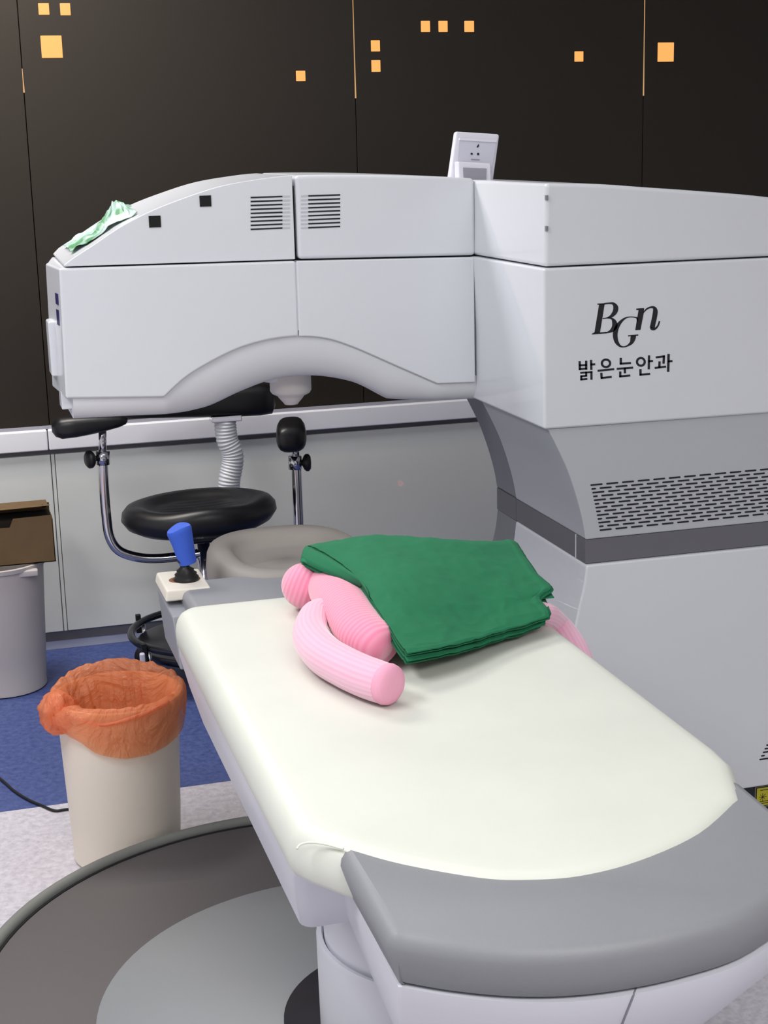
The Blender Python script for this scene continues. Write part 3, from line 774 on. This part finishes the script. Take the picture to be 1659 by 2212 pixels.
for i in range(_n):
    for j in range(_m):
        e = min((_n - 1 - i) / 5, (_m - 1 - j) / 5)          # hem: small raised fold with puckers
        if e < 1 and i > 20: top[i][j].z += .0022 * (1 - abs(e - .8)) ** 2 + .0008 * noise.noise(Vector((j * .9, i * .9, 0)))
drape = thing('green_drape', 'folded green surgical cloth draped over the pink doll', 'cloth', tuple(pt(950, 1300, BZ)))
nr, ncol = len(top), len(top[0])
V, Fc = gridf(top, 0, 0)
make('top_layer', V, Fc, green, drape, smooth=True, solid=.002)
# lower folded layers, each peeking out a little at the near edge and at the right side
def layer(name, dz, near, right, left0=0, r0=0):
    L = []
    for i, r in enumerate(top[r0:]):
        t = (i + r0) / (nr - 1); row = []
        for j, p in enumerate(r[left0:]):
            s = (j + left0) / (ncol - 1)
            q = p + Vector((right * max(0, s - .6) / .4, -near * max(0, t - .7) / .3, -dz * (.35 + .65 * min(1, t * 1.2))))
            row.append(q)
        L.append(row)
    V, Fc = gridf(L, 0, 0); return make(name, V, Fc, green, drape, smooth=True, solid=.002)
layer('under_layer', .006, -.006, .004, r0=16)
layer('under_layer', .014, -.002, -.006, r0=20)
layer('under_layer', .022, -.012, -.012, r0=24)
# rolled folds at the left side
def strip(name, A, B, thick=.002, wob=.0):
    a = catmull(A, 8); b = catmull(B, 8)
    P = [[lerp(x, y, k / 6) + Vector((0, 0, wob * math.sin(k / 6 * math.pi))) for k in range(7)] for x, y in zip(a, b)]
    V, Fc = gridf(P, 0, 0); return make(name, V, Fc, green, drape, smooth=True, solid=thick)
A = [pt(668, 1184, .848), pt(712, 1207, .848), pt(745, 1232, .845), pt(780, 1262, .842), pt(798, 1290, .835)]
B = [pt(649, 1212, .838), pt(690, 1232, .836), pt(728, 1248, .834), pt(758, 1262, .832), pt(778, 1270, .830)]
strip('left_fold', A, B, wob=.014)
A = [pt(652, 1206, .836), pt(700, 1222, .834), pt(735, 1240, .832), pt(772, 1262, .830)]
B = [pt(652, 1222, .828), pt(700, 1243, .826), pt(738, 1255, .824), pt(770, 1267, .824)]
strip('left_fold', B, A, wob=.008)
A = [pt(664, 1186, .849), pt(656, 1196, .846), pt(650, 1206, .842), pt(649, 1214, .838)]
B = [pt(690, 1196, .845), pt(684, 1206, .842), pt(676, 1214, .840), pt(668, 1222, .836)]
strip('left_fold', A, B, wob=.003)
# staggered corner flaps on the right
def flap(q, dz=0, m=green):
    P = [pt(x, y, z) for x, y, z in q]; make('corner_flap', P, [list(range(len(P)))], m, drape, solid=.002)
flap([(1090, 1250, .795), (1170, 1262, .792), (1184, 1272, .791), (1197, 1291, .787), (1170, 1293, .787), (1090, 1320, .785)])
flap([(1090, 1270, .789), (1165, 1284, .785), (1176, 1288, .784), (1191, 1326, .772), (1186, 1335, .770), (1166, 1338, .770), (1090, 1350, .775)])

# ------------------------------------------------------------------ operator stool
ys = 4.50
st = thing('operator_stool', 'black operator stool with chrome armrest tubes and saddle seat behind the bed', 'stool', (.70, ys, 0))
def sp_(x, y, dy=0): return at(x, y, 'y', ys + dy)
sc = sp_(431, 1110)
secs = []
RX, RY = .236, .195
n = 64
prof = [(.0, -.045), (.55, -.046), (.80, -.040), (.93, -.024), (1.0, .0), (.985, .022), (.93, .037), (.84, .043), (.74, .040), (.66, .030), (.60, .024)] + [(t, None) for t in [.56, .52, .48, .44, .40, .36, .32, .28, .24, .2, .16, .12, .08, .04, .0]]
for t, z in prof:
    s = []
    for k in range(n):
        a = 2 * math.pi * k / n; x = t * RX * math.cos(a); y = t * RY * math.sin(a)
        if z is None:
            zz = .022 - .006 * (1 - (t / .6) ** 2) + .0022 * math.cos(y * 2 * math.pi / .030) * min(1, (.6 - t) * 8)
        else: zz = z
        # saddle: raised nose front-middle, lower thighs
        f = max(0, -math.sin(a)); zz += (.014 * f * math.cos(a * 2 + math.pi) ** 2 * (1 if zz > 0 else .3)) * (t if t > .5 else t * .4)
        s.append(sc + Vector((x, y, zz + .02 * x)))
    secs.append(s)
V, Fc = lofts(secs); make('seat', V, Fc, black_vinyl, st, smooth=True)
lathe('gas_column', [(.001, .1), (.03, .1), (.03, .28), (.02, .29), (.02, sc.z - .05), (.001, sc.z - .05)], (.70, ys, 0), chrome, st, seg=24)
box('seat_mechanism', .60, .82, ys - .08, ys + .08, sc.z - .075, sc.z - .045, dark_chrome, st, bevel=.01)
at_l = tube('armrest_tube', [sp_(222, 985), sp_(224, 1040), sp_(229, 1110), sp_(237, 1160), sp_(258, 1190), sp_(300, 1204), sp_(345, 1206), sp_(400, 1200), sp_(450, 1192)], .0150, chrome, st, seg=16)
tube('armrest_tube', [sp_(639, 985), sp_(642, 1060), sp_(645, 1140), sp_(640, 1190), sp_(610, 1205), sp_(500, 1200)], .0155, chrome, st, seg=16)
tube('inner_post', [sp_(221, 915), sp_(222, 995)], .0115, chrome, st, seg=14, n=1)
tube('inner_post', [sp_(638, 950), sp_(639, 995)], .0115, chrome, st, seg=14, n=1)
for (x, y0, y1, xs_) in ((222, 975, 1003, -1), (637, 985, 1013, 1)):
    tube('clamp_collar', [sp_(x, y0), sp_(x + .5, y1)], .0205, chrome, st, seg=18, n=1)
kn = lambda c, d: lathe('clamp_knob', [(.001, 0), (.008, 0), (.009, .008), (.022, .014), (.027, .020), (.027, .028), (.020, .034), (.001, .036)], c, black_plastic, st, seg=20, axis=d)
kn(sp_(210, 990), (-1, -.35, 0)); kn(sp_(647, 1000), (1, -.15, 0))
# arm pads
def pad(name, P, rx, rz, m=black_vinyl, e=3):
    secs = []
    for p, a, b in zip(P, rx, rz):
        s = []
        for k in range(24):
            t = 2 * math.pi * k / 24; c, sn = math.cos(t), math.sin(t); r = (abs(c) ** e + abs(sn) ** e) ** (-1 / e)
            s.append(Vector(p) + Vector((0, a * c * r, b * sn * r)) if abs(P[-1][0] - P[0][0]) > abs(P[-1][1] - P[0][1]) else Vector(p) + Vector((a * c * r, 0, b * sn * r)))
        secs.append(s)
    V, Fc = lofts(secs); return make(name, V, Fc, m, st, smooth=True)
L0 = sp_(112, 926); L1_ = sp_(275, 906)
P = [lerp(L0, L1_, t) for t in (0, .04, .12, .3, .5, .7, .88, .97, 1.0)]
pad('arm_pad', P, [.012, .03, .042, .045, .044, .04, .034, .026, .01], [.010, .024, .032, .032, .029, .024, .018, .012, .005])
r0 = sp_(629, 938)
P = [r0 + Vector((d * .21, d, .0)) for d in (-.10, -.095, -.08, -.04, .03, .08, .10, .105)]
pad('arm_pad', P, [.012, .034, .044, .047, .046, .042, .034, .01], [.010, .030, .040, .043, .043, .04, .03, .01])
# backrest and bellows
YBk = .20
P = [at(x, y, 'y', ys + YBk) for x, y in ((262, 897), (290, 893), (380, 878), (460, 867), (520, 865), (560, 863), (585, 862), (594, 862))]
pad('backrest', P, [.008, .03, .036, .038, .038, .036, .028, .008], [.008, .014, .034, .048, .050, .050, .046, .02])
box('back_bracket', *(lambda a, b: (a.x, b.x, ys + YBk - .035, ys + YBk + .02, b.z, a.z))(at(457, 901, 'y', ys + YBk - .03), at(522, 909, 'y', ys + YBk - .03)), chrome, st, bevel=.002)
bp_ = [at(x, y, 'y', ys + YBk) for x, y in ((486, 905), (487, 925), (491, 950), (500, 972), (503, 992), (500, 1015), (496, 1035), (495, 1060), (495, 1100), (480, 1170))]
tube('bellows_cover', catmull(bp_, 26), .034, bellows_m, st, seg=28, n=1, rib=lambda L: .09 * (abs(((L / .0105) % 1) * 2 - 1) - .5))
# base: foot ring, dish, legs, casters
tube('foot_ring', [((.70) + .235 * math.cos(a), ys + .235 * math.sin(a), .150) for a in [2 * math.pi * k / 48 for k in range(49)]], .0115, dark_chrome, st, seg=12, n=1, cap=False)
lathe('base_dish', [(.001, .085), (.21, .095), (.224, .120), (.218, .122), (.06, .115), (.045, .14), (.001, .14)], (.70, ys, 0), mat('base_navy_black', (24, 25, 32), .3), st)
for k in range(5):
    a = math.radians(212 + 72 * k); c = Vector(((.70) + .235 * math.cos(a), ys + .235 * math.sin(a), 0))
    cs = lathe('caster', [(.001, -.013), (.030, -.013), (.034, -.009), (.034, .009), (.030, .013), (.001, .013)], c + Vector((0, 0, .035)), black_plastic, st, seg=24, axis=(math.sin(a + .5), -math.cos(a + .5), 0))
    tube('caster_stem', [c + Vector((0, 0, .05)), c + Vector((0, 0, .145))], .007, chrome, cs, seg=10, n=1)
    d = Vector((math.cos(a), math.sin(a), 0)); q = c + d * .018
    box('bumper', q.x - .008, q.x + .008, q.y - .008, q.y + .008, .11, .17, black_plastic, st, bevel=.002)
pb = at(309, 1440, 'y', 4.20)
o = box('floor_bracket', pb.x - .0075, pb.x + .0075, 4.192, 4.21, 0, at(309, 1411, 'y', 4.20).z, tab_g, bevel=.004)
tag(o, 'small pale grey upright tab behind the orange bag bin', 'bracket')

# ------------------------------------------------------------------ bin with orange bag
bc = Vector((.305, 3.345, 0))
BX0 = thing('waste_bin', 'beige plastic waste bin lined with an orange bag beside the bed', 'bin', (bc.x, bc.y, 0))
def binbody(c, rb, rt, h, name, m, parent, sx=1, sy=1, foot=True):
    pr = [(rb * .9, 0), (rb, .004), (rb, .012), (rb * .99, .016)] + [(lerp(rb, rt, t) , lerp(.016, h, t)) for t in (.25, .5, .75, .96)] + [(rt + .006, h - .012), (rt + .007, h), (rt, h + .002), (rt - .006, h - .004)] + [(lerp(rb, rt, t) - .006, lerp(.02, h, t)) for t in (.9, .6, .3, .0)] + [(.001, .02)]
    return autosmooth(lathe(name, pr, c, m, parent, seg=64, sx=sx, sy=sy), 50)
binbody(bc, .124, .139, .395, 'bin_body', bin_m, BX0)
# bag: outside cuff, over the rim, down inside
bg = thing('bin_bag', 'orange translucent plastic bag folded over the rim of the beige bin', 'bag', (bc.x, bc.y, .3))
P = []
na = 150
for i in range(na + 1):
    a = 2 * math.pi * (i % na) / na; row = []
    c, s = math.cos(a), math.sin(a); nd = Vector((c * 2.2, s * 2.2, 0))
    kn = max(0, math.cos(a - math.radians(212))) ** 10       # bunch at the left
    hem = .315 + .012 * math.sin(a * 2 + 1.0) + .005 * noise.noise(nd * 1.5) + .030 * kn - .012 * max(0, -s)
    rimz = .405 + .007 * noise.noise(nd * 3 + Vector((5, 0, 0))) + .018 * max(0, s) ** 2
    prof = [(.148, hem), (.152, lerp(hem, rimz, .2)), (.156, lerp(hem, rimz, .5)), (.156, lerp(hem, rimz, .8)), (.151, rimz - .002), (.145, rimz + .004), (.136, rimz), (.127, rimz - .02), (.122, rimz - .05), (.118, rimz - .09), (.112, rimz - .14), (.100, rimz - .2), (.08, .12), (.03, .09), (.003, .085)]
    for j, (r, z) in enumerate(prof):
        cr = (abs(noise.noise(Vector((c * 3, s * 3, z * 16 + c * 3)))) - .2) * .010 * (.35 if j < 6 else 1) + (abs(noise.noise(Vector((c * 7, s * 7, z * 22)))) - .2) * .006 * (.4 if j < 6 else 1)
        fold = abs(noise.noise(Vector((c * 6 + z * 5, s * 6, 3)))) * (.030 if 8 <= j <= 11 else .003)
        rr_ = r + (cr * (1 if j < 5 else 1.3) if j != 5 else cr * .4) - fold * (1 if j > 5 else 0) + .028 * kn * (1 if j < 6 else .0) * (1 - abs(j - 2.5) / 4)
        if j > 10: rr_ = max(rr_ * .95, .002)
        if j < 5: rr_ = max(rr_, .1475)
        row.append(Vector((bc.x + rr_ * c, bc.y + rr_ * s, z)))
    P.append(row)
V, Fc = gridf(P, 0, 0); autosmooth(make('bag_film', V, Fc, bag_m, bg, smooth=True), 70)
# tied bunch of film at the left
kc = bc + Vector((-.140, -.058, .385))
V = []; secs = []
for i in range(25):
    t = i / 24; s = []
    for k in range(28):
        a = 2 * math.pi * k / 28; th = math.pi * t
        r = 1 + .35 * noise.noise(Vector((math.cos(a) * 2.2, math.sin(a) * 2.2, t * 4))) + .18 * noise.noise(Vector((math.cos(a) * 5, math.sin(a) * 5, t * 9)))
        s.append(kc + Vector((math.sin(th) * math.cos(a) * .038 * r, math.sin(th) * math.sin(a) * .042 * r, -math.cos(th) * .046 * (1 + .1 * r))))
    secs.append(s)
V, Fc = lofts(secs); make('bag_knot', V, Fc, bag_m, bg, smooth=True)
tube('bag_tie', [bc + Vector((-.11, -.1, .385)), bc + Vector((-.05, -.149, .378)), bc + Vector((.03, -.156, .392)), bc + Vector((.10, -.119, .402))], .004, bag_m, bg, seg=8)

# ------------------------------------------------------------------ grey bin with box
b2 = Vector((.085, 4.62, 0))
B2 = thing('waste_bin', 'grey plastic waste bin at the left edge with a cardboard box on top', 'bin', tuple(b2))
binbody(b2, .125, .142, .40, 'bin_body', bin2_m, B2)
hd = b2 + Vector((.09, -.115, 0))
box('bin_handle', hd.x - .028, hd.x + .028, hd.y - .012, hd.y + .012, .372, .392, bin2_m, B2, bevel=.004)
BXX = thing('cardboard_box', 'brown cardboard box with an open slot resting on the grey bin', 'box', (.0, 4.6, .405))
x1 = at(118, 1190, 'y', 4.55).x; zb = .405
yb0, yb1 = 4.52, 4.66
a = at(0, 1130, 'y', yb0)
zt = at(113, 1077, 'y', yb1).z
g = G()
zs = .503; zn = .478; zl = .548
fx = at(26, 1140, 'y', yb0).x; fx2 = at(20, 1142, 'y', yb0).x
pr = [(-.16, zb + .015), (x1, zb + .0), (x1, zl - .012), (fx + .012, zl - .020), (fx, zl - .040), (-.16, zl - .052)]
V, Fc = prismY([(-.16, zb), (x1, zb), (x1 - .002, at(116, 1112, 'y', yb0).z), (at(28, 1121, 'y', yb0).x, at(28, 1121, 'y', yb0).z), (at(21, 1140, 'y', yb0).x, at(21, 1140, 'y', yb0).z), (-.16, at(0, 1143, 'y', yb0).z)], yb0, yb0 + .003)
g.add(V, Fc)
g.add(*boxg(-.16, x1, yb1 - .003, yb1, zb, zt - .01)); g.add(*boxg(x1 - .003, x1, yb0, yb1, zb, zt - .03)); g.add(*boxg(-.16, -.157, yb0, yb1, zb, zt - .02)); g.add(*boxg(-.16, x1, yb0, yb1, zb, zb + .003))
g.make('box_body', cardboard, BXX)
lz = at(60, 1098, 'y', yb0).z
make('box_lid', *loft([(-.16, yb0 - .004, lz - .002), (x1 - .006, yb0 - .004, lz + .004), (x1 - .006, yb0 - .001, lz + .006), (-.16, yb0 - .001, lz)], [(-.16, yb0 + .05, zt - .004), (x1 - .008, yb0 + .05, zt), (x1 - .008, yb0 + .053, zt + .003), (-.16, yb0 + .053, zt)]), cardboard, BXX)
make('box_lid', *boxg(-.16, x1 - .008, yb0 + .05, yb1, zt - .004, zt - .001), cardboard, BXX)
make('slot_shade_block', *boxg(-.155, x1 - .005, yb0 + .02, yb1 - .01, zb + .005, zt - .03), slot_shade_m, BXX)  # dark block standing in for the shade inside the open slot
make('torn_flap', *prismY([(at(90, 1080, 'y', yb0).x, zt - .004), (at(102, 1080, 'y', yb0).x, zt - .004), (at(91, 1072, 'y', yb0).x, zt + .006)], yb0 + .05, yb0 + .053), cardboard, BXX)

# ------------------------------------------------------------------ cord
cp = [at(x, y, 'z', .004) for x, y in ((-60, 1640), (0, 1682), (30, 1708), (60, 1727), (90, 1740), (118, 1751), (145, 1748), (200, 1742))]
tag(tube('power_cord', cp, .0035, cord_m, seg=8), 'thin black cord lying on the floor left of the beige bin', 'cord')
# red laser spot: a narrow red beam on the lower wall
tgt = at(865, 1044, 'y', YW - .012)
d = bpy.data.lights.new('aiming_beam', 'SPOT'); d.energy = 9; d.color = (1, .1, .06); d.spot_size = math.radians(.35); d.spot_blend = .3; d.shadow_soft_size = .001
o = bpy.data.objects.new('aiming_beam', d); COL.objects.link(o); o.location = (.9, 3.9, .95)
o.rotation_euler = (tgt - Vector(o.location)).to_track_quat('-Z', 'Y').to_euler()
